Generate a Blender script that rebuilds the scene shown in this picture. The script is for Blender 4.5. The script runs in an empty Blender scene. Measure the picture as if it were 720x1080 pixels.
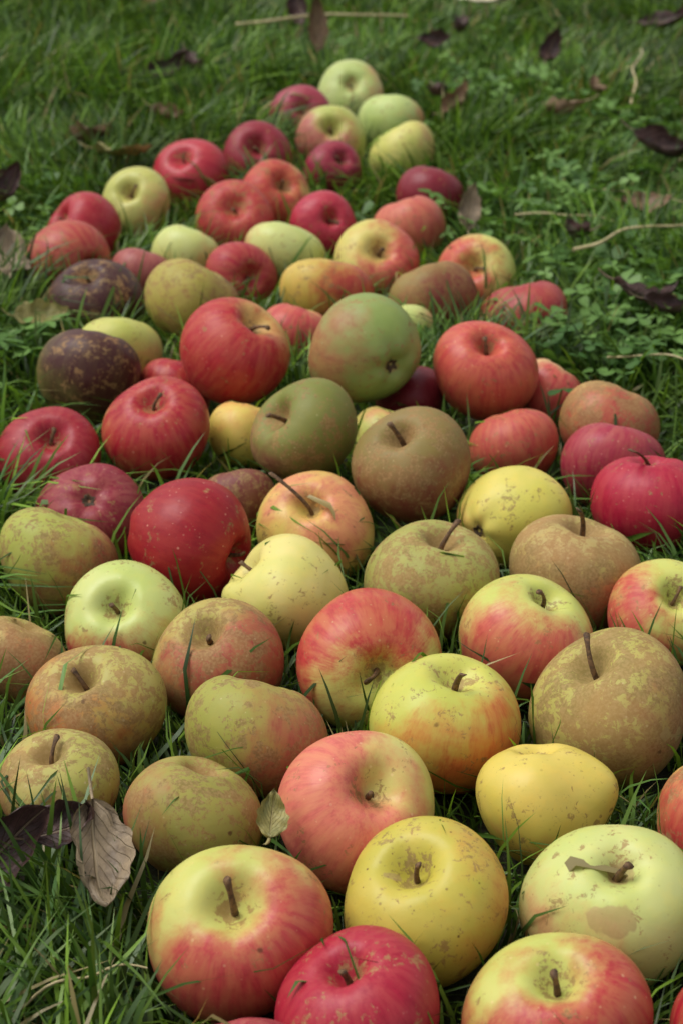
import bpy, math, random
import numpy as np
from mathutils import Vector, Matrix, Quaternion, noise
random.seed(7); np.random.seed(7)
scn=bpy.context.scene
scn.view_settings.view_transform='Standard'
try: scn.view_settings.look='None'
except Exception: pass
scn.view_settings.exposure=0

def lin(c):
    return tuple(((v/255)/12.92 if v/255<=.04045 else ((v/255+.055)/1.055)**2.4) for v in c)

# ---------------------------------------------------------------- node helper
class NT:
    def __init__(s,mat):
        mat.use_nodes=True; s.t=mat.node_tree; s.t.nodes.clear()
    def n(s,typ,**kw):
        nd=s.t.nodes.new(typ)
        for k,v in kw.items(): setattr(nd,k,v)
        return nd
    def l(s,a,b): s.t.links.new(a,b)
    def put(s,sock,v):
        if isinstance(v,bpy.types.NodeSocket): s.l(v,sock)
        else: sock.default_value=v
    def m(s,op,a,b=0.0,clamp=False):
        nd=s.n('ShaderNodeMath',operation=op); nd.use_clamp=clamp
        s.put(nd.inputs[0],a); s.put(nd.inputs[1],b); return nd.outputs[0]
    def mix(s,f,a,b,bt='MIX'):
        nd=s.n('ShaderNodeMix',data_type='RGBA',blend_type=bt)
        s.put(nd.inputs[0],f); s.put(nd.inputs[6],a); s.put(nd.inputs[7],b); return nd.outputs[2]
    def rng(s,v,a,b,c=0.,d=1.):
        nd=s.n('ShaderNodeMapRange'); nd.interpolation_type='SMOOTHSTEP'
        s.put(nd.inputs[0],v)
        for i,x in enumerate((a,b,c,d)): nd.inputs[i+1].default_value=x
        return nd.outputs[0]
    def noise(s,vec,scale,det=3.,rough=.55,dist=0.):
        nd=s.n('ShaderNodeTexNoise'); s.put(nd.inputs['Vector'],vec)
        nd.inputs['Scale'].default_value=scale; nd.inputs['Detail'].default_value=det
        nd.inputs['Roughness'].default_value=rough; nd.inputs['Distortion'].default_value=dist
        return nd.outputs['Fac']
    def attr(s,name,out='Fac'):
        return s.n('ShaderNodeAttribute',attribute_name=name).outputs[out]

# ---------------------------------------------------------------- apple material
def apple_material():
    mat=bpy.data.materials.new("apple_skin"); T=NT(mat)
    out=T.n('ShaderNodeOutputMaterial'); P=T.n('ShaderNodeBsdfPrincipled'); T.l(P.outputs[0],out.inputs[0])
    tc=T.n('ShaderNodeTexCoord'); oi=T.n('ShaderNodeObjectInfo')
    off=T.n('ShaderNodeVectorMath',operation='MULTIPLY_ADD')
    T.l(tc.outputs['Object'],off.inputs[0]); off.inputs[1].default_value=(1,1,1)
    sc=T.m('MULTIPLY',oi.outputs['Random'],7.3); T.l(sc,off.inputs[2])
    V=off.outputs[0]
    me=T.n('ShaderNodeVectorMath',operation='ADD'); T.l(T.attr('meri','Vector'),me.inputs[0]); T.l(sc,me.inputs[1])
    M=me.outputs[0]
    base=T.attr('base_col','Color'); bl=T.attr('blush_col','Color'); lc=T.attr('lent_col','Color')
    blush=T.attr('blush'); stripe=T.attr('stripe'); rus=T.attr('russet'); lent=T.attr('lent'); pol=T.attr('pol'); patch=T.attr('patch')
    n_big=T.noise(V,32,2,.6); n_mid=T.noise(V,130,3,.65); n_fine=T.noise(V,620,2,.6)
    base=T.mix(T.rng(n_big,.3,.7,0,.7),base,T.mix(1.0,base,(.80,.90,.62,1),'MULTIPLY'))
    base=T.mix(T.rng(n_mid,.42,.72,0,.5),base,T.mix(1.0,base,(1.12,1.03,.88,1),'MULTIPLY'))
    s1=T.noise(M,6,3,.65); s2=T.noise(M,30,2,.6)
    st=T.m('ADD',T.m('MULTIPLY',T.m('SUBTRACT',s1,.5),2.2),T.m('MULTIPLY',T.m('SUBTRACT',s2,.5),2.4))
    f=T.m('ADD',blush,T.m('MULTIPLY',st,stripe))
    f=T.m('ADD',f,T.m('MULTIPLY',T.m('SUBTRACT',n_mid,.5),.75))
    f=T.m('ADD',f,T.m('MULTIPLY',T.m('SUBTRACT',n_big,.5),.7))
    fac=T.rng(f,-.50,.56)
    dark=T.mix(1.0,bl,(.70,.50,.62,1),'MULTIPLY'); lite=T.mix(.16,bl,base)
    sv=T.m('ADD',T.m('MULTIPLY',n_mid,.6),T.m('MULTIPLY',s2,.4))
    blv=T.mix(T.rng(s1,.32,.68),lite,T.mix(T.rng(sv,.38,.64,0,.65),bl,dark))
    col=T.mix(fac,base,blv)
    # russet, net like
    rn=T.noise(V,230,4,.78,.5); rn2=T.noise(V,60,3,.65)
    rf=T.m('ADD',rus,T.m('MULTIPLY',T.m('SUBTRACT',rn,.5),2.6)); rf=T.m('ADD',rf,T.m('MULTIPLY',T.m('SUBTRACT',rn2,.5),1.9))
    cav=T.rng(T.m('ADD',pol,T.m('MULTIPLY',T.m('SUBTRACT',rn2,.5),.4)),.12,.36,.42,0.)
    rf=T.m('ADD',rf,cav)
    rfac=T.m('MULTIPLY',T.rng(rf,.36,.58),.9)
    rcol=T.mix(T.rng(n_big,.35,.65),lin((150,108,66))+(1,),lin((122,96,58))+(1,))
    rcol=T.mix(.22,rcol,col)
    rcol=T.mix(T.rng(n_fine,.35,.7,0,.5),rcol,lin((178,146,98))+(1,))
    col=T.mix(rfac,col,rcol)
    # lenticels
    vo=T.n('ShaderNodeTexVoronoi'); T.l(V,vo.inputs['Vector']); vo.inputs['Scale'].default_value=215
    sep=T.n('ShaderNodeSeparateColor'); T.l(vo.outputs['Color'],sep.inputs[0])
    dd=T.m('SUBTRACT',vo.outputs['Distance'],T.m('MULTIPLY',sep.outputs[0],.10))
    lm=T.m('MULTIPLY',T.rng(dd,.01,.10,1,0),lent)
    lm=T.m('MULTIPLY',lm,T.rng(sep.outputs[1],.25,.6,.3,1))
    col=T.mix(lm,col,lc)
    # sparse blemishes
    v2=T.n('ShaderNodeTexVoronoi'); T.l(V,v2.inputs['Vector']); v2.inputs['Scale'].default_value=58
    s2c=T.n('ShaderNodeSeparateColor'); T.l(v2.outputs['Color'],s2c.inputs[0])
    d2=T.m('ADD',v2.outputs['Distance'],T.m('MULTIPLY',T.m('SUBTRACT',n_fine,.5),.12))
    bm=T.m('MULTIPLY',T.rng(d2,.03,.10,1,0),T.rng(s2c.outputs[0],.68,.76))
    col=T.mix(T.m('MULTIPLY',bm,.75),col,lin((88,58,34))+(1,))
    pm=T.rng(T.m('ADD',patch,T.m('MULTIPLY',T.m('SUBTRACT',rn2,.5),.9)),.45,.54)
    col=T.mix(T.m('MULTIPLY',pm,.66),col,T.mix(n_mid,lin((150,122,76))+(1,),lin((184,160,110))+(1,)))
    T.l(col,P.inputs['Base Color'])
    ro=T.attr('rough')
    ro=T.m('ADD',ro,T.m('MULTIPLY',rfac,.2)); ro=T.m('ADD',ro,T.m('MULTIPLY',T.m('SUBTRACT',n_mid,.5),.3))
    T.l(ro,P.inputs['Roughness']); P.inputs['IOR'].default_value=1.42
    P.inputs['Specular IOR Level'].default_value=.38
    b=T.n('ShaderNodeBump'); b.inputs['Strength'].default_value=.55; b.inputs['Distance'].default_value=.0012
    hgt=T.m('ADD',T.m('MULTIPLY',n_big,2.0),T.m('MULTIPLY',n_mid,.36))
    T.l(hgt,b.inputs['Height']); T.l(b.outputs[0],P.inputs['Normal'])
    return mat

def simple_mat(name,c1,c2,scale=200,rough=.75,bump=.4,dist=.0006):
    mat=bpy.data.materials.new(name); T=NT(mat)
    out=T.n('ShaderNodeOutputMaterial'); P=T.n('ShaderNodeBsdfPrincipled'); T.l(P.outputs[0],out.inputs[0])
    tc=T.n('ShaderNodeTexCoord'); n=T.noise(tc.outputs['Object'],scale,4,.65)
    T.l(T.mix(T.rng(n,.3,.7),lin(c1)+(1,),lin(c2)+(1,)),P.inputs['Base Color'])
    P.inputs['Roughness'].default_value=rough
    b=T.n('ShaderNodeBump'); b.inputs['Strength'].default_value=bump; b.inputs['Distance'].default_value=dist
    T.l(n,b.inputs['Height']); T.l(b.outputs[0],P.inputs['Normal'])
    return mat

M_APPLE=apple_material()
M_STEM=simple_mat("apple_stem",(62,44,28),(122,90,56),400)
M_CALYX=simple_mat("apple_calyx",(44,32,20),(84,66,40),500)

# ---------------------------------------------------------------- apple layout (metres*1000, radius*10000, stem axis*100)
L="""8,564,34,365,-23,-8,97|87,559,35,393,-9,-21,97|164,553,34,350|-42,527,31,312|-44,611,40,409,-1,-51,86|37,634,36,398,-25,-27,93|117,632,35,391,5,-32,95|7,701,37,403,25,-55,80|96,711,34,376|178,695,32,334|-71,704,32,367|-137,725,34,329,-13,-15,98|-43,769,34,404|53,775,38,406,17,-3,98|139,784,40,438,-43,-9,90|-127,798,32,373,-23,-30,93|-65,843,34,379,-28,-37,89|14,840,38,403,19,-94,27|100,864,36,420,38,-18,91|183,893,34,334,18,-49,85|-176,848,31,280|-123,887,32,370,-7,-60,80|-30,916,35,368,-80,3,60|51,929,37,417,24,-14,96|137,942,35,405,17,4,99|-170,958,34,376|-91,963,47,396,89,-43,-14|-16,1000,35,378,-10,-51,85|106,1015,36,358,77,64,-1|-159,1029,32,365,-7,69,-72|194,1022,43,389,0,20,98|47,1048,56,395,-35,-33,88|-23,1099,58,388,-66,-44,61|-126,1127,47,381,-1,-41,91|-198,1116,33,368,18,-57,80|181,1098,34,356|119,1132,32,333|-68,1156,31,279|-68,1053,26,271|188,1165,33,384|-184,1233,43,406|-79,1227,64,413,54,-18,82|17,1213,72,415,-60,80,3|102,1215,54,404,5,-47,88|155,1239,26,289|-36,1348,32,317|52,1370,29,260|-172,1301,33,378|149,1387,32,371|-119,1381,50,414|-202,1418,35,413,-20,-32,92|75,1426,34,392|-13,1435,35,409|118,1495,33,379,-21,-79,58|-88,1497,31,342,46,-83,31|-174,1504,29,307|-242,1531,33,387,73,-68,5|31,1527,34,394,6,-76,65|-50,1549,32,374|-140,1549,30,348|-238,1618,33,379,-69,-37,62|64,1634,32,356|-15,1645,31,345,21,-80,56|-100,1651,35,408,4,-71,70|-197,1703,33,355,-25,-63,73|86,1730,32,374|-65,1726,33,383,30,-64,70|-152,1804,34,402,-31,-51,80|-8,1840,31,336,34,-66,68|-88,1870,34,400,1,-73,68|-12,1944,35,409,6,-75,66|66,1889,33,384|55,2017,33,385|-47,2057,32,370,18,-76,62|9,2154,36,420,9,-76,64|30,1152,28,278|52,1237,26,279|-124,1250,26,282"""
L=[tuple(float(v) for v in r.split(',')) for r in L.split('|')]
# kinds: base, blush, amount, stripe, russet, lent colour, lent strength, rough
K={
'red':((206,160,100),(168,34,48),.95,.10,.0,(222,160,135),.5,.38),
'crim':((190,112,92),(166,30,54),.98,.08,.0,(218,145,130),.5,.38),
'dred':((140,74,60),(122,32,46),.95,.09,.05,(185,120,105),.45,.42),
'pur':((108,98,58),(76,40,38),.85,.12,.22,(150,112,86),.5,.46),
'pink':((195,150,118),(156,54,66),.92,.13,.05,(214,158,138),.45,.44),
'yel':((218,192,98),(222,162,96),.14,.05,.06,(160,126,60),.4,.40),
'ygr':((198,180,82),(206,150,76),.14,.05,.10,(116,88,44),.8,.40),
'pgr':((196,201,126),(210,154,108),.12,.06,.05,(150,148,86),.4,.40),
'yg':((202,200,112),(196,76,70),.44,.17,.05,(222,210,146),.35,.40),
'gpk':((199,196,110),(194,76,74),.72,.05,.03,(228,196,145),.35,.37),
'pch':((210,198,118),(214,114,98),.74,.05,.03,(234,206,156),.35,.39),
'org':((210,178,106),(182,68,60),.72,.14,.14,(226,184,130),.4,.42),
'yor':((200,196,98),(208,118,64),.45,.12,.06,(158,128,60),.35,.40),
'grn':((140,154,88),(168,120,78),.22,.04,.14,(180,186,130),.5,.46),
'olv':((132,130,70),(128,80,60),.30,.10,.38,(185,175,120),.5,.50),
'rus':((178,164,92),(176,108,72),.38,.10,.50,(204,182,136),.4,.54),
'gru':((170,166,84),(172,96,74),.30,.10,.42,(205,194,136),.4,.52),
}
A=[
('crim',(0,-1,.2),{}),('gpk',(.3,-.4,-.5),{'amt':.82,'blush':(186,60,64)}),('red',(0,0,1),{}),('pink',(0,0,1),{}),
('gpk',(.45,-.5,-.75),{'amt':.74}),('ygr',(1,0,0),{}),('pgr',(-.6,-.5,-.4),{'amt':.1,'base':(200,202,128)}),('pch',(-.8,-.2,-.1),{'amt':.84}),
('yel',(0,-.3,-1),{'amt':.2}),('org',(0,-1,0),{'russet':.3}),('gru',(-1,0,-.4),{'base':(158,148,78),'amt':.3}),('rus',(-1,-.3,-.5),{'base':(176,164,94),'amt':.25,'russet':.48}),
('gru',(.9,-.3,-.2),{'amt':.36,'base':(164,156,80)}),('yor',(.5,-.5,-.9),{'amt':.5}),('rus',(1,-.3,-.4),{'russet':.62,'blush':(160,106,76)}),('rus',(-.7,-.3,-.8),{'amt':.6,'russet':.50,'blush':(180,112,62)}),
('rus',(.5,-.8,-.2),{'amt':.60,'russet':.50,'blush':(166,84,64)}),('yg',(-.4,.1,.9),{'amt':.54,'blush':(190,70,64),'stripe':.20}),('yg',(-.2,-.9,-.5),{'amt':.50,'blush':(200,94,80)}),('yg',(-.9,-.3,0),{'amt':.36}),
('rus',(0,-1,0),{'amt':.3,'russet':.62}),('yg',(0,-.5,-1),{'amt':.46,'base':(196,202,124),'blush':(188,62,66)}),('yel',(0,0,-1),{'base':(222,208,130),'amt':.05}),('rus',(0,-.2,-1),{'base':(164,158,90),'russet':.44,'amt':.3}),
('rus',(0,-1,-.5),{'russet':.58,'base':(176,154,96),'amt':.25}),('gru',(.9,-.3,-.6),{'amt':.42,'base':(170,168,84),'blush':(166,82,70),'russet':.36}),('red',(0,-.3,.3),{'blush':(152,28,38),'amt':1.0,'base':(180,84,60),'stripe':.05}),('yel',(.2,-.3,.6),{'base':(224,196,108),'blush':(214,134,98),'amt':.30,'stripe':.14}),
('yel',(-1,0,-.6),{'amt':.12,'base':(214,198,102)}),('pink',(0,-.3,.6),{'amt':.95,'blush':(140,40,56)}),('crim',(0,-.6,.5),{'amt':1.,'blush':(170,26,56)}),('olv',(.2,-.5,-.9),{'base':(138,116,68),'amt':.42,'russet':.44,'blush':(136,72,56)}),
('olv',(-.5,-.3,-.8),{'base':(126,126,64),'amt':.22}),('red',(.4,-.3,.3),{'amt':.86,'stripe':.18}),('crim',(0,-.5,.5),{'blush':(154,32,48),'amt':.95}),('pink',(0,-.6,.3),{'stripe':.2,'amt':.82,'base':(204,156,118),'blush':(162,48,68)}),
('org',(0,-.7,.6),{'amt':.80,'blush':(188,78,70)}),('yel',(0,0,1),{}),('olv',(0,-1,0),{'amt':.8,'blush':(122,62,56)}),('org',(0,-.7,-.3),{'amt':.55,'russet':.48,'base':(186,152,90),'blush':(174,80,66)}),
('pur',(.5,-.2,.6),{'amt':.56}),('red',(-.4,-.3,-.1),{'amt':.86,'stripe':.14,'blush':(176,40,50)}),('grn',(-.9,-.2,.2),{}),('gpk',(0,-.7,.3),{'amt':.78,'blush':(194,76,70),'base':(218,182,104),'stripe':.12}),
('gpk',(0,-1,-.4),{'base':(216,186,130)}),('gpk',(-.5,-.4,.7),{'amt':.6,'base':(216,190,116)}),('pgr',(1,0,0),{}),('pgr',(1,0,-.5),{'base':(192,190,104)}),
('red',(0,-.5,.5),{'blush':(160,46,58),'amt':.92}),('olv',(1,0,-.6),{'base':(170,154,78),'russet':.36}),('pur',(0,-.5,.5),{'amt':.90,'blush':(68,32,34)}),('olv',(.7,-.7,-.4),{'base':(144,124,70),'amt':.55,'blush':(140,66,60)}),
('org',(1,-.3,-.2),{'amt':.42,'base':(208,174,90)}),('yg',(-.7,-.5,0),{'amt':.48,'blush':(194,78,68)}),('red',(0,-.5,.5),{'blush':(166,42,56)}),('pink',(0,0,1),{'blush':(160,84,80)}),
('org',(0,-.4,.6),{'amt':.80,'blush':(174,62,62)}),('gpk',(.8,-.3,-.2),{'amt':.52,'base':(210,192,112)}),('pgr',(-1,0,0),{}),('pgr',(1,0,0),{}),
('crim',(0,-.5,.5),{'blush':(168,38,54)}),('gpk',(0,-.4,.6),{'amt':.68,'blush':(196,98,84),'base':(210,178,112)}),('crim',(0,-.5,.5),{'blush':(176,42,66)}),('org',(0,-.7,.1),{'amt':.84,'blush':(176,52,58),'base':(208,168,98)}),
('pgr',(.8,-.4,-.5),{'base':(190,186,108),'amt':.2}),('dred',(0,0,1),{'blush':(130,36,50)}),('org',(-.8,-.4,.3),{'amt':.70,'blush':(184,64,60)}),('crim',(0,-.5,.5),{'blush':(178,46,62),'amt':.92}),
('crim',(0,-.4,.6),{'blush':(140,34,58)}),('dred',(0,-.5,.5),{'blush':(142,40,54)}),('yg',(-.5,-.7,-.4),{'amt':.45,'base':(186,186,108),'blush':(180,100,90)}),('pgr',(1,0,0),{'base':(202,196,112)}),
('pgr',(1,0,0),{'base':(182,196,122)}),('crim',(0,0,1),{'blush':(156,58,76)}),('pgr',(1,0,0),{'base':(180,190,122)}),
('pgr',(0,0,1),{'base':(186,186,98)}),('dred',(0,0,1),{}),('red',(0,0,1),{}),
]
assert len(A)==len(L)
NOSTEM_AX=[(.25,.35,.9),(-.3,.3,.9),(.1,.5,.85),(-.1,.45,.9),(.4,.3,.85)]
PATCH={6:[((-.08,-.85,.50),.26),((-.3,-.78,.5),.16),((.08,-.32,.95),.26)],5:[((-.55,-.25,.75),.12)],14:[((.6,-.6,.1),.12),((.45,-.75,.2),.1)],27:[((0,-.5,.86),.14)],28:[((-.7,-.6,.1),.1)]}
APP=[]
NU,NV=72,44
def build_apple(i):
    x,y,z,R=L[i][0]/1000,L[i][1]/1000,L[i][2]/1000,L[i][3]/10000
    hasax=len(L[i])>4
    ax=Vector([v/100 for v in L[i][4:7]]) if hasax else Vector(NOSTEM_AX[i%5])
    ax.normalize()
    kind,bd,ov=A[i]; k=list(K[kind])
    base=ov.get('base',k[0]); bcol=ov.get('blush',k[1]); amt=ov.get('amt',k[2]); stripe=ov.get('stripe',k[3]); rus=ov.get('russet',k[4])
    rnd=random.Random(i*13+5)
    q=Vector((0,0,1)).rotation_difference(ax)@Quaternion((0,0,1),rnd.uniform(0,6.28))
    Mt=np.array(q.to_matrix())
    asp=rnd.uniform(.80,.90); conic=rnd.uniform(.03,.15); ribs=rnd.uniform(.006,.024); nr=5
    if i in (8,22): asp=.92;conic=.2;ribs=.04
    if i in (10,12,63,52): asp=.76
    if i in (4,41,26,42,31,43): asp=.90
    dipT=rnd.uniform(.30,.42); dipB=rnd.uniform(.13,.2); wT=rnd.uniform(.22,.30); wB=rnd.uniform(.17,.23)
    ph=rnd.uniform(0,6.28); ph2=rnd.uniform(0,6.28); skew=rnd.uniform(-.15,.15)
    t=np.linspace(0,1,NV+1); phi=np.pi*(t-.095*np.sin(2*np.pi*t)); az=np.linspace(0,2*np.pi,NU,endpoint=False)
    PH,AZ=np.meshgrid(phi,az,indexing='ij')
    sn=np.sin(PH)**.94; rho=sn*(1+conic*np.cos(PH))
    low=np.clip(-np.cos(PH),0,1); hi=np.clip(np.cos(PH),0,1)
    lob=1+ribs*np.cos(nr*AZ+ph)*(low*1.4+hi*.5+.2)+.03*np.cos(2*AZ+ph2)+.02*np.cos(3*AZ+ph2*2)
    rr=rho*lob
    zz=asp*np.cos(PH)*(1+.04*np.abs(np.cos(PH)))+skew*rr*np.cos(AZ+ph2)
    zz+=.05*asp*np.where(np.cos(PH)>0,1,.6)*np.sign(np.cos(PH))*np.sin(PH)**2*np.abs(np.cos(PH))*2
    zz-=(dipT*np.exp(-(rr/wT)**2))*(np.cos(PH)>0)
    zz+=(dipB*np.exp(-(rr/wB)**2))*(np.cos(PH)<=0)
    zz+=.012*np.cos(nr*AZ+ph)*np.exp(-((rr-.38)/.2)**2)*np.where(np.cos(PH)>0,.8,-1.6)
    X=rr*np.cos(AZ);Y=rr*np.sin(AZ)
    pts=np.stack([X,Y,zz],-1)[1:-1].reshape(-1,3)
    top=np.array([[0,0,zz[0].mean()]]);bot=np.array([[0,0,zz[-1].mean()]])
    pts=np.vstack([pts,top,bot])
    for _ in range(9):
        dvec=np.array([rnd.gauss(0,1) for _ in range(3)]);dvec/=np.linalg.norm(dvec)
        nrm=pts/np.linalg.norm(pts,axis=1)[:,None].clip(.01)
        pts*= (1+rnd.uniform(-.07,.05)*np.exp(-((1-nrm@dvec)/rnd.uniform(.10,.38))))[:,None]
    if i==8:
        nrm=pts/np.linalg.norm(pts,axis=1)[:,None]; dw=Mt.T@np.array([.85,-.25,.45]);dw/=np.linalg.norm(dw)
        pts*=(1+.18*np.exp(-((1-nrm@dw)/.07)))[:,None]
    if i==22:
        nrm=pts/np.linalg.norm(pts,axis=1)[:,None]; dw=Mt.T@np.array([-.80,-.25,.25]);dw/=np.linalg.norm(dw)
        pts*=(1+.20*np.exp(-((1-nrm@dw)/.09)))[:,None]
    rad=np.hypot(pts[:,0],pts[:,1]).max(); pts/=max(rad,.01)
    nrm=pts/np.linalg.norm(pts,axis=1)[:,None].clip(.01)
    W=(Mt@(pts*R).T).T
    nW=(Mt@nrm.T).T
    bdv=np.array(bd,float);bdv/=np.linalg.norm(bdv)
    b=.5+.5*(nW@bdv)
    so=Vector((i*3.7,i*1.3,0))
    nz=np.array([noise.fractal(Vector(v)*1.8+so,1.,2.,4) for v in nrm])
    bl=(b-(1-amt))*1.9+nz*.48
    if kind not in('crim','dred','pur') : bl-=.45*np.exp(-(np.hypot(pts[:,0],pts[:,1])/.34)**2)*(pts[:,2]>0)*(1.2 if amt<.9 else .8)
    rh=np.hypot(pts[:,0],pts[:,1])
    a2=np.arctan2(pts[:,1],pts[:,0]); el=np.arctan2(pts[:,2],rh)
    sh=.25+.75*np.clip(rh/.6,0,1)
    meri=np.stack([np.cos(a2)*sh,np.sin(a2)*sh,el*.26],-1)
    pol=np.where(pts[:,2]>0,rh,np.clip(rh*1.5,0,3))
    pat=np.zeros(len(pts))
    for (dv,sz) in PATCH.get(i,[]):
        dv=np.array(dv);dv/=np.linalg.norm(dv); pat=np.maximum(pat,np.clip(1-(np.arccos(np.clip(nW@dv,-1,1))/(sz*1.6)),0,1))
    faces=[];nrow=NV-1
    for r in range(nrow-1):
        for c in range(NU):
            c2=(c+1)%NU; faces.append((r*NU+c,(r+1)*NU+c,(r+1)*NU+c2,r*NU+c2))
    ti=nrow*NU;bi=ti+1
    for c in range(NU):
        c2=(c+1)%NU; faces.append((ti,c,c2)); faces.append((bi,(nrow-1)*NU+c2,(nrow-1)*NU+c))
    nf=len(faces);V=[tuple(v) for v in W];ns=len(V)
    def loc2w(p): return tuple(Mt@(np.array(p)*R))
    mi=[0]*nf
    if hasax or i%3==0:
        sl=rnd.uniform(.30,.46)
        if i in (24,): sl=.86
        if i in (30,27): sl=.78
        if i in (14,13,31,4,23,18): sl=.54
        if not hasax: sl=.26
        z0=pts[ti][2]-.03; ba=rnd.uniform(0,6.28); bend=rnd.uniform(.1,.6)
        if i in(30,27): bend=.8
        NS=9;prev=None;r0=rnd.uniform(.030,.044)
        for s in range(NS):
            u=s/(NS-1); c=(math.cos(ba)*bend*u*u*sl*1.2,math.sin(ba)*bend*u*u*sl*1.2,z0+u*(sl)*(1-.25*bend*u))
            rs=r0*(1.15-.45*u+1.9*max(0,u-.75))
            ring=[]
            for a in range(8):
                th=a/8*6.283; V.append(loc2w((c[0]+rs*math.cos(th)*(1+.15*math.cos(2*th)),c[1]+rs*math.sin(th),c[2]+ (.02*math.cos(th) if s==NS-1 else 0)))); ring.append(len(V)-1)
            if prev:
                for a in range(8): faces.append((prev[a],prev[(a+1)%8],ring[(a+1)%8],ring[a])); mi.append(1)
            prev=ring
        faces.append(tuple(prev)); mi.append(1)
    zb=pts[bi][2]
    for sgm in range(5):
        for layer in range(2):
            th=sgm/5*6.283+layer*.5+rnd.uniform(-.15,.15); ll=rnd.uniform(.1,.17);wd=.035
            cx,sy=math.cos(th),math.sin(th)
            pr=[(.03,1,-.01),(.03,-1,-.01),(ll*.6,.9,-.05),(ll*.6,-.9,-.05),(ll,.05,-.02-.05*layer)]
            ids=[]
            for (a,bq,dz) in pr:
                V.append(loc2w((cx*a-sy*bq*wd,sy*a+cx*bq*wd,zb+dz))); ids.append(len(V)-1)
            faces.append((ids[0],ids[2],ids[3],ids[1])); faces.append((ids[2],ids[4],ids[3])); mi+= [2,2]
    me=bpy.data.meshes.new("apple"); me.from_pydata(V,[],faces)
    me.polygons.foreach_set('material_index',mi); me.polygons.foreach_set('use_smooth',[True]*len(faces))
    nvt=len(V)
    def fa(name,vals):
        at=me.attributes.new(name,'FLOAT','POINT'); arr=np.zeros(nvt,np.float32); arr[:ns]=vals; at.data.foreach_set('value',arr)
    def ca(name,col,scale=1.):
        c=np.array(lin(col))*scale; at=me.attributes.new(name,'FLOAT_COLOR','POINT'); at.data.foreach_set('color',np.tile(np.append(c,1),nvt).astype(np.float32))
    fa('blush',bl);fa('stripe',stripe);fa('russet',rus+rnd.uniform(-.05,.05));fa('lent',k[6]*rnd.uniform(.6,1.2));fa('pol',pol);fa('patch',pat);fa('rough',k[7]+rnd.uniform(-.03,.06))
    at=me.attributes.new('meri','FLOAT_VECTOR','POINT'); arr=np.zeros((nvt,3),np.float32);arr[:ns]=meri;at.data.foreach_set('vector',arr.ravel())
    ca('base_col',base);ca('blush_col',bcol);ca('lent_col',k[5])
    for m in (M_APPLE,M_STEM,M_CALYX): me.materials.append(m)
    ob=bpy.data.objects.new("apple",me); scn.collection.objects.link(ob); ob.location=(x,y,z)
    APP.append((x,y,z,R,-W[:,2].min()))
for i in range(len(L)): build_apple(i)

# ---------------------------------------------------------------- value noise
def vnoise(x,y,scale,seed):
    rs=np.random.RandomState(seed); g=rs.rand(128,128)
    u=x*scale+50;v=y*scale+50; i=np.floor(u).astype(int);j=np.floor(v).astype(int);fu=u-i;fv=v-j
    fu=fu*fu*(3-2*fu);fv=fv*fv*(3-2*fv)
    G=lambda a,b:g[a%128,b%128]
    return (G(i,j)*(1-fu)+G(i+1,j)*fu)*(1-fv)+(G(i,j+1)*(1-fu)+G(i+1,j+1)*fu)*fv

def push_out(pt,f=1.01):
    for (ax_,ay,az_,R,ze) in APP:
        m=(np.abs(pt[:,0]-ax_)<R*1.05)&(np.abs(pt[:,1]-ay)<R*1.05)&(pt[:,2]<az_+R)
        idx=np.where(m)[0]
        if len(idx)==0: continue
        d=pt[idx]-np.array([ax_,ay,az_]); d[:,2]/=.92
        n=np.linalg.norm(d,axis=1); ins=n<R*f; idx=idx[ins]; d=d[ins]; n=n[ins].clip(1e-4)
        d=d*(R*f/n)[:,None]; d[:,2]*=.92
        pt[idx]=np.array([ax_,ay,az_])+d
    pt[:,2]=pt[:,2].clip(.0005)
    return pt
def apple_dist(x,y):
    dm=np.full(len(x),9.)
    for a in APP: dm=np.minimum(dm,np.hypot(x-a[0],y-a[1])-a[3])
    return dm

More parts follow.
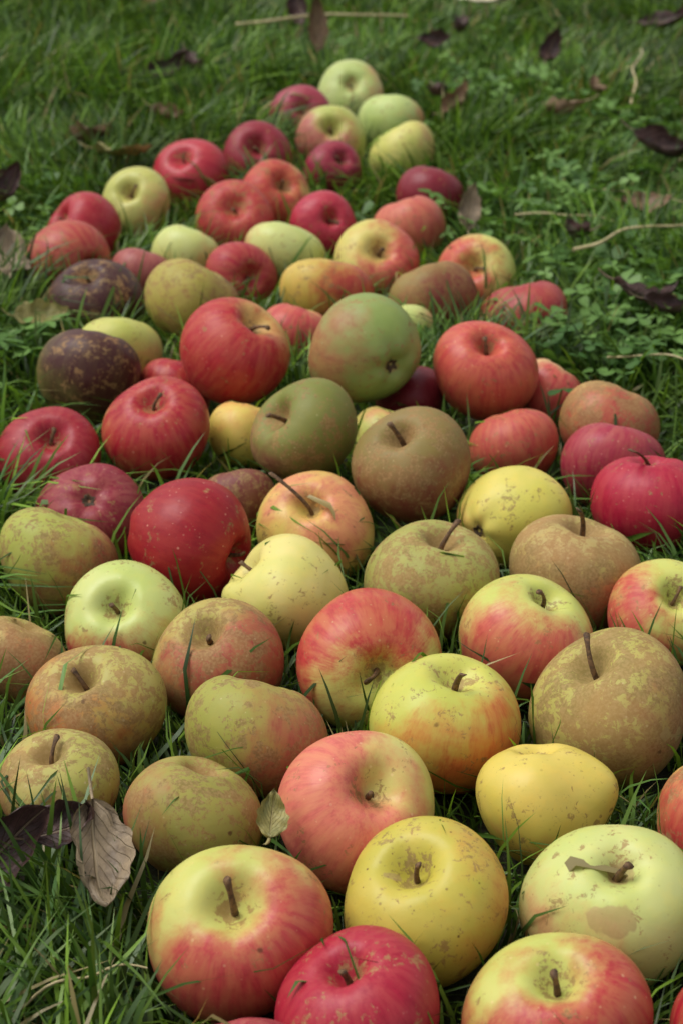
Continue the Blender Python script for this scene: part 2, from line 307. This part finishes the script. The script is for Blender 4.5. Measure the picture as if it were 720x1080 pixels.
def make_grass(name,x,y,h,wd,mat,lean_rng=(.15,1.2),push=True,dry=.05,seed=3):
    rs=np.random.RandomState(seed);N=len(x)
    az=2*np.pi*vnoise(x,y,6,seed+1)*1.5+rs.normal(0,1.0,N)
    lean=rs.uniform(*lean_rng,N)
    s=np.array([0,.3,.58,.82,1.]); prof=np.array([.75,1,.85,.5,0])
    dx=np.cos(az);dy=np.sin(az)
    tw=az+np.pi/2+rs.normal(0,.7,N); wx=np.cos(tw);wy=np.sin(tw)
    side=rs.normal(0,.15,N)
    V=np.zeros((N,9,3),np.float64)
    for k in range(5):
        off=h*lean*s[k]**1.7; off2=h*side*s[k]**2
        cx=x+dx*off-dy*off2; cy=y+dy*off+dx*off2; cz=h*(s[k]-.42*np.minimum(lean,1.3)*s[k]**2.2)
        w=wd*prof[k]*.5
        if k<4:
            V[:,2*k,0]=cx-wx*w;V[:,2*k,1]=cy-wy*w;V[:,2*k,2]=cz
            V[:,2*k+1,0]=cx+wx*w;V[:,2*k+1,1]=cy+wy*w;V[:,2*k+1,2]=cz+w*.3
        else: V[:,8,0]=cx;V[:,8,1]=cy;V[:,8,2]=cz
    P=V.reshape(-1,3)
    if push: P=push_out(P)
    g1=np.array(lin((48,76,28)));g2=np.array(lin((122,156,54)));g3=np.array(lin((76,110,60)));dr=np.array(lin((172,156,100)))
    r=rs.rand(N,1)**1.4; c=g1*(1-r)+g2*r; r3=(rs.rand(N,1)<.25); c=np.where(r3,c*.4+g3*.6,c)
    cn=vnoise(x,y,5,seed+9)[:,None]*.5+vnoise(x,y,17,seed+19)[:,None]*.5; c=c*(.45+1.0*cn); c*=rs.uniform(.6,1.45,(N,1))
    isd=(rs.rand(N,1)<dry); c=np.where(isd,dr*rs.uniform(.45,.95,(N,1)),c)
    cols=np.repeat(c[:,None,:],9,axis=1)
    root=np.array(lin((76,78,40)))
    for k,f in ((0,.45),(1,.45),(2,.15),(3,.15)): cols[:,k]=cols[:,k]*(1-f)+root*f*.8
    C4=np.ones((N*9,4),np.float32);C4[:,:3]=cols.reshape(-1,3)
    me=bpy.data.meshes.new(name)
    me.vertices.add(N*9);me.vertices.foreach_set('co',P.astype(np.float32).ravel())
    pat=np.array([0,1,3,2, 2,3,5,4, 4,5,7,6, 6,7,8]); li=(np.arange(N)[:,None]*9+pat).ravel()
    me.loops.add(len(li));me.loops.foreach_set('vertex_index',li.astype(np.int32))
    ls=(np.arange(N)[:,None]*15+np.array([0,4,8,12])).ravel()
    me.polygons.add(N*4);me.polygons.foreach_set('loop_start',ls.astype(np.int32))
    me.update(calc_edges=True)
    me.polygons.foreach_set('use_smooth',[True]*(N*4))
    at=me.attributes.new('gcol','FLOAT_COLOR','POINT');at.data.foreach_set('color',C4.ravel())
    me.materials.append(mat)
    ob=bpy.data.objects.new(name,me);scn.collection.objects.link(ob);return ob

def blade_material(name,rough=.4,tr=.26):
    mat=bpy.data.materials.new(name);T=NT(mat)
    out=T.n('ShaderNodeOutputMaterial');D=T.n('ShaderNodeBsdfDiffuse');G=T.n('ShaderNodeBsdfGlossy');Tr=T.n('ShaderNodeBsdfTranslucent');mx=T.n('ShaderNodeMixShader');m2=T.n('ShaderNodeMixShader')
    c=T.attr('gcol','Color')
    T.l(c,D.inputs['Color']);G.inputs['Roughness'].default_value=rough;G.inputs['Color'].default_value=(.85,.85,.8,1)
    T.l(T.mix(1.,c,(1.3,1.35,.7,1),'MULTIPLY'),Tr.inputs['Color']);mx.inputs[0].default_value=tr
    T.l(D.outputs[0],mx.inputs[1]);T.l(Tr.outputs[0],mx.inputs[2])
    m2.inputs[0].default_value=.035;T.l(mx.outputs[0],m2.inputs[1]);T.l(G.outputs[0],m2.inputs[2]);T.l(m2.outputs[0],out.inputs[0]);return mat
M_GRASS=blade_material("grass_blade")

def sample(N,seed,xw,y0,y1):
    rs=np.random.RandomState(seed); y=rs.uniform(y0,y1,N);x=rs.uniform(-1,1,N)*xw(y);return x,y,rs
x,y,rs=sample(120000,11,lambda y:.30+.19*y,.28,3.0)
ad=apple_dist(x,y); keep=ad>-.012; x,y,ad=x[keep],y[keep],ad[keep]
N=len(x)
h=.026+.044*vnoise(x,y,7,21)+.022*vnoise(x,y,22,22); h*=rs.uniform(.6,1.4,N)
tallzone=np.clip((y-1.7)/1.0,0,1)*np.clip((-x-.12)/.2,0,1); h*=1+.9*tallzone
inz=np.clip((.022-ad)/.022,0,1); hs=rs.uniform(.014,.032,N); hs=np.where(rs.rand(N)<.09,rs.uniform(.045,.078,N),hs)
h=h*(1-inz)+hs*inz
wd=rs.uniform(.0019,.0044,N)*np.where(inz>.5,.75,1.)*np.clip(.75+.12*y,.8,1.1)
make_grass("grass",x,y,h,wd,M_GRASS,seed=31)
x,y,rs=sample(30000,12,lambda y:2.4+0*y,-.8,5.0)
o=(np.abs(x)>.30+.19*y)|(y<.28)|(y>3.0); x,y=x[o],y[o];N=len(x)
make_grass("grass",x,y,rs.uniform(.04,.085,N),rs.uniform(.006,.010,N),M_GRASS,seed=77,push=False)

# ---------------------------------------------------------------- ground
gm=bpy.data.materials.new("soil");T=NT(gm)
out=T.n('ShaderNodeOutputMaterial');P=T.n('ShaderNodeBsdfPrincipled');T.l(P.outputs[0],out.inputs[0])
tc=T.n('ShaderNodeTexCoord');n1=T.noise(tc.outputs['Object'],60,6,.7);n2=T.noise(tc.outputs['Object'],3,4,.6)
c=T.mix(T.rng(n1,.3,.7),lin((36,29,20))+(1,),lin((60,51,33))+(1,));c=T.mix(T.rng(n2,.35,.65,.2,.8),c,lin((46,58,28))+(1,))
T.l(c,P.inputs['Base Color']);P.inputs['Roughness'].default_value=.95
b=T.n('ShaderNodeBump');b.inputs['Distance'].default_value=.01;T.l(n1,b.inputs['Height']);T.l(b.outputs[0],P.inputs['Normal'])
me=bpy.data.meshes.new("ground");S=150;me.from_pydata([(-S,-S,0),(S,-S,0),(S,S,0),(-S,S,0)],[],[(0,1,2,3)]);me.materials.append(gm)
scn.collection.objects.link(bpy.data.objects.new("ground",me))

# ---------------------------------------------------------------- clover / weeds
def make_clover(name,pts,seed):
    rnd=random.Random(seed);V=[];F=[];C=[]
    for (x,y) in pts:
        hz=rnd.uniform(.028,.055);lr=rnd.uniform(.0055,.012);az=rnd.uniform(0,6.28);tx,ty=rnd.gauss(0,.3),rnd.gauss(-.15,.3)
        g=rnd.random();c=[a*(1-g)+b*g for a,b in zip(lin((58,92,40)),lin((108,142,70)))];sx=x+rnd.gauss(0,.012);sy=y+rnd.gauss(0,.012)
        i0=len(V);w=.0006
        V+= [(sx-w,sy,0),(sx+w,sy,0),(x+w,y,hz),(x-w,y,hz)];F.append((i0,i0+1,i0+2,i0+3));C+=[c]*4
        nl=3 if rnd.random()<.75 else 5
        for k in range(nl):
            a=az+k/nl*6.283;ca,sa=math.cos(a),math.sin(a);lift=rnd.uniform(-.2,.45)
            prof=[(0,0),(.35,.30),(.75,.52),(1.08,.42),(1.2,.16)] if nl==3 else [(0,0),(.4,.2),(.9,.3),(1.4,.2),(1.7,.05)]
            for (u,v) in prof:
                for sg in (-1,0,1):
                    lx=u*lr;ly=v*lr*sg*1.1;zz=lift*lx+abs(sg)*v*lr*.25-.12*u*u*lr
                    px=ca*lx-sa*ly;py=sa*lx+ca*ly;V.append((x+px,y+py,hz+zz+tx*px+ty*py));C.append([q*(1.25 if sg==0 else 1.) for q in c])
            b0=len(V)-15
            for r in range(4):
                for s in range(2): F.append((b0+r*3+s,b0+r*3+s+1,b0+r*3+s+4,b0+r*3+s+3))
    me=bpy.data.meshes.new(name);P=push_out(np.array(V),1.03);me.from_pydata([tuple(p) for p in P],[],F)
    at=me.attributes.new('gcol','FLOAT_COLOR','POINT');at.data.foreach_set('color',np.array([list(c)+[1] for c in C],np.float32).ravel())
    me.polygons.foreach_set('use_smooth',[True]*len(F));me.materials.append(M_CLOVER);scn.collection.objects.link(bpy.data.objects.new(name,me))
M_CLOVER=blade_material("clover_leaf",.5,.25)
def clump(cx,cy,sx,sy,n,seed):
    r=random.Random(seed);p=[]
    while len(p)<n:
        x=r.gauss(cx,sx);y=r.gauss(cy,sy)
        if apple_dist(np.array([x]),np.array([y]))[0]>.0: p.append((x,y))
    return p
make_clover("clover_patch",clump(.25,1.42,.06,.10,210,1)+clump(.20,1.68,.05,.07,150,2)+clump(.3,1.95,.07,.12,150,4)+clump(.2,1.29,.03,.04,50,8)+clump(.15,2.15,.04,.08,50,14),5)
make_clover("clover_patch",clump(-.3,1.75,.06,.10,60,6)+clump(-.25,1.3,.03,.06,30,9)+clump(.25,2.3,.1,.15,60,10),6)

# ---------------------------------------------------------------- dead leaves
def leaf_mat(name,c1,c2):
    mat=bpy.data.materials.new(name);T=NT(mat)
    out=T.n('ShaderNodeOutputMaterial');P=T.n('ShaderNodeBsdfPrincipled');T.l(P.outputs[0],out.inputs[0])
    uv=T.attr('luv','Vector');sep=T.n('ShaderNodeSeparateXYZ');T.l(uv,sep.inputs[0])
    tc=T.n('ShaderNodeTexCoord');n=T.noise(tc.outputs['Object'],90,5,.7)
    av=T.m('ABSOLUTE',sep.outputs[1])
    ph=T.m('SUBTRACT',T.m('MULTIPLY',sep.outputs[0],9.),T.m('MULTIPLY',av,4.))
    vein=T.rng(T.m('ABSOLUTE',T.m('SUBTRACT',T.m('FRACT',ph),.5)),.0,.09,1,0);mid=T.rng(av,.02,.07,1,0)
    vv=T.m('MAXIMUM',T.m('MULTIPLY',vein,.5),mid)
    c=T.mix(T.rng(n,.3,.7),lin(c1)+(1,),lin(c2)+(1,));c=T.mix(T.m('MULTIPLY',vv,.5),c,T.mix(.5,lin(c2)+(1,),lin((190,170,130))+(1,)))
    T.l(c,P.inputs['Base Color']);P.inputs['Roughness'].default_value=.55
    b=T.n('ShaderNodeBump');b.inputs['Strength'].default_value=.8;b.inputs['Distance'].default_value=.0015
    T.l(T.m('ADD',n,vv),b.inputs['Height']);T.l(b.outputs[0],P.inputs['Normal']);return mat
LM={'dark':leaf_mat("leaf_dark",(50,34,34),(88,60,54)),'brown':leaf_mat("leaf_brown",(96,72,50),(138,110,78)),
'pale':leaf_mat("leaf_pale",(170,158,128),(206,198,168)),'grey':leaf_mat("leaf_grey",(110,94,76),(160,140,112)),'olive':leaf_mat("leaf_olive",(120,118,64),(158,146,86))}
def leaf(pos,ln,wd,yaw,pitch,roll,curl,fold,mat,seed):
    r=random.Random(seed);NL,NW=26,10;V=[];F=[];U=[]
    sb=r.uniform(-.4,.4);cr=r.uniform(1.5,3)
    ux=0;zz=0
    for i in range(NL+1):
        t=i/NL;a=curl*(t-.45)*(1+.8*t)
        w=wd*.5*(math.sin(math.pi*min(1,t**.8))**.85)*(1-.35*t)*1.15*(1+.06*math.sin(t*31+seed))
        for j in range(-NW//2,NW//2+1):
            v=j/(NW/2);rolla=fold*v*(1+.6*sb*math.sin(5*t)+.5*t)
            lx=ux;ly=math.sin(rolla)/max(abs(fold),.05)*w if abs(fold)>.05 else v*w
            lz=zz+(1-math.cos(rolla))/max(abs(fold),.05)*w*(1 if fold>0 else -1)
            nn=noise.noise(Vector((t*cr*2+seed,v*2.4,seed*.7)))*.16*wd*(abs(v)*1.6+.3)+noise.noise(Vector((t*9+seed,v*6,seed*.7)))*.04*wd
            V.append(Vector((lx,ly+sb*t*t*ln*.3,lz+nn)));U.append((t,v,0))
        ux+=math.cos(a)*ln/NL;zz+=math.sin(a)*ln/NL
    n=NW+1
    for i in range(NL):
        for j in range(NW): F.append((i*n+j,i*n+j+1,(i+1)*n+j+1,(i+1)*n+j))
    c=sum(V,Vector())/len(V)
    V=[v-c for v in V]
    i0=len(V);p0=V[NW//2]
    for k in range(5):
        t=k/4
        for q in range(4): V.append(Vector((p0.x-t*ln*.22,p0.y+.0008*math.cos(q*1.57)+.01*t*t*sb,p0.z+.0008*math.sin(q*1.57)+t*t*.006)));U.append((0,0,0))
    for k in range(4):
        for q in range(4): F.append((i0+k*4+q,i0+k*4+(q+1)%4,i0+(k+1)*4+(q+1)%4,i0+(k+1)*4+q))
    me=bpy.data.meshes.new("dead_leaf");me.from_pydata([tuple(v) for v in V],[],F)
    at=me.attributes.new('luv','FLOAT_VECTOR','POINT');at.data.foreach_set('vector',np.array(U,np.float32).ravel())
    me.polygons.foreach_set('use_smooth',[True]*len(F));me.materials.append(LM[mat])
    ob=bpy.data.objects.new("dead_leaf",me);scn.collection.objects.link(ob);ob.location=pos
    ob.rotation_euler=(math.radians(roll),math.radians(pitch),math.radians(yaw))
LV=[#pos,len,wid,yaw,pitch,roll,curl,fold,mat
((-.148,.640,.060),.075,.036,55,-22,40,1.8,1.4,'dark'),((-.106,.642,.056),.058,.032,-75,30,-20,1.0,1.0,'grey'),((-.122,.658,.062),.036,.022,10,-20,30,1.4,1.0,'dark'),((-.031,.668,.060),.024,.013,80,-35,15,.8,.7,'olive'),
((-.207,2.187,.065),.08,.04,20,-20,30,1.8,1.6,'dark'),((-.18,2.21,.065),.06,.03,-60,10,-30,1.8,1.4,'dark'),((-.266,1.879,.06),.065,.04,140,20,20,1.4,.8,'brown'),((-.225,1.83,.055),.065,.042,10,5,-15,.8,.5,'olive'),
((.0136,2.60,.085),.12,.034,15,-10,10,.5,.6,'pale'),((.206,2.54,.08),.13,.024,-40,-8,10,.5,.6,'pale'),((.263,2.29,.065),.07,.036,70,-30,20,1.8,1.4,'dark'),((.244,2.,.06),.065,.032,160,10,30,1.6,1.5,'brown'),
((.332,1.823,.065),.08,.036,-30,10,20,1.6,1.4,'dark'),((.246,1.381,.06),.065,.028,-20,5,-20,1.6,1.6,'dark'),((.262,1.35,.06),.06,.024,5,5,20,1.7,1.6,'dark'),
((.118,1.612,.06),.05,.024,85,-50,15,.9,.9,'grey'),((-.285,1.476,.06),.065,.036,100,-20,20,1.2,.7,'grey'),((.129,2.02,.065),.06,.03,40,-30,10,1.6,1.4,'brown'),((.11,2.06,.065),.05,.03,-80,-10,10,1.5,1.3,'dark'),
((-.031,2.346,.085),.08,.030,80,-65,20,.9,1.1,'brown'),((-.06,2.50,.08),.07,.03,110,-60,-40,1.2,1.1,'dark'),((-.237,1.348,.05),.05,.028,30,10,20,1.,.8,'olive'),((.283,1.627,.06),.05,.026,0,0,20,1.,.6,'brown'),
((-.217,2.60,.08),.08,.036,0,-10,20,1.6,1.4,'dark'),((-.26,2.57,.08),.07,.036,60,-10,20,1.6,1.,'brown'),((.435,2.467,.065),.075,.038,0,-10,20,1.2,1.,'dark'),
((-.32,1.689,.06),.065,.034,70,-20,20,1.6,1.4,'dark'),((.30,2.12,.055),.05,.028,100,0,10,1.4,1.3,'brown'),((.12,2.36,.06),.055,.03,20,0,30,1.6,1.4,'dark'),
((.21,1.56,.055),.05,.026,120,10,15,1.6,1.4,'dark'),((-.19,1.98,.058),.05,.028,-20,10,15,1.6,1.4,'brown'),((.16,2.46,.06),.06,.03,-100,10,15,1.6,1.4,'dark')]
for i,a in enumerate(LV): leaf(*a,seed=i+3)

# ---------------------------------------------------------------- straw stalks
M_STRAW=simple_mat("straw",(160,144,100),(198,184,138),150,.6)
def stalk(p0,p1,r,sag,seed):
    rnd=random.Random(seed);V=[];F=[];N=16;p0=Vector(p0);p1=Vector(p1);prev=None
    d=(p1-p0).normalized();s=d.cross(Vector((0,0,1))).normalized();u=s.cross(d)
    for k in range(N+1):
        t=k/N;c=p0.lerp(p1,t)+Vector((0,0,sag*math.sin(t*math.pi)))+s*.006*noise.noise(Vector((t*3,seed,0)))*2
        rr=r*(1-.4*t);ring=[]
        for q in range(6):
            V.append(tuple(c+s*rr*math.cos(q*1.047)+u*rr*math.sin(q*1.047)));ring.append(len(V)-1)
        if prev:
            for q in range(6):F.append((prev[q],prev[(q+1)%6],ring[(q+1)%6],ring[q]))
        prev=ring
    me=bpy.data.meshes.new("straw_stalk");me.from_pydata(V,[],F);me.polygons.foreach_set('use_smooth',[True]*len(F));me.materials.append(M_STRAW)
    scn.collection.objects.link(bpy.data.objects.new("straw_stalk",me))
ST=[((-.137,2.38,.075),(.0875,2.42,.078),.0024,.006),((.20,1.50,.055),(.31,1.56,.06),.0017,.006),((.16,1.62,.05),(.25,1.60,.05),.0010,.004),((.20,1.27,.045),(.28,1.23,.05),.0010,.006),
((.33,2.05,.05),(.37,2.25,.07),.0015,.01),((-.145,.57,.03),(-.08,.585,.042),.0008,.005),((.24,1.7,.05),(.34,1.67,.045),.0010,.004)]
for i,a in enumerate(ST): stalk(*a,seed=i)

# ---------------------------------------------------------------- light
sd=Vector((-.55,.12,1.05)).normalized()
w=bpy.data.worlds.new("World");scn.world=w;w.use_nodes=True;nt=w.node_tree;nt.nodes.clear()
o=nt.nodes.new('ShaderNodeOutputWorld');bg=nt.nodes.new('ShaderNodeBackground');sk=nt.nodes.new('ShaderNodeTexSky');hs=nt.nodes.new('ShaderNodeHueSaturation')
sk.sky_type='NISHITA';sk.sun_disc=False;sk.sun_elevation=math.asin(sd.z);sk.sun_rotation=math.atan2(sd.x,sd.y);sk.dust_density=4;sk.air_density=1.2
hs.inputs['Saturation'].default_value=.2
nt.links.new(sk.outputs[0],hs.inputs['Color']);nt.links.new(hs.outputs[0],bg.inputs[0]);bg.inputs[1].default_value=.15;nt.links.new(bg.outputs[0],o.inputs[0])
ld=bpy.data.lights.new("sun",'SUN');ld.energy=1.5;ld.angle=math.radians(40);ld.color=(1,.98,.94)
lo=bpy.data.objects.new("sun",ld);scn.collection.objects.link(lo);lo.rotation_euler=sd.to_track_quat('Z','Y').to_euler();lo.location=(-1,0,3)

# ---------------------------------------------------------------- camera
cd=bpy.data.cameras.new("camera");co=bpy.data.objects.new("camera",cd);scn.collection.objects.link(co)
co.location=(0,0,.54);co.rotation_euler=(math.radians(90-26.2),0,0);cd.sensor_fit='VERTICAL';cd.sensor_height=36;cd.sensor_width=24;cd.lens=1900/1080*36
cd.clip_start=.02;cd.clip_end=500;cd.dof.use_dof=True;cd.dof.focus_distance=.88;cd.dof.aperture_fstop=15
scn.camera=co
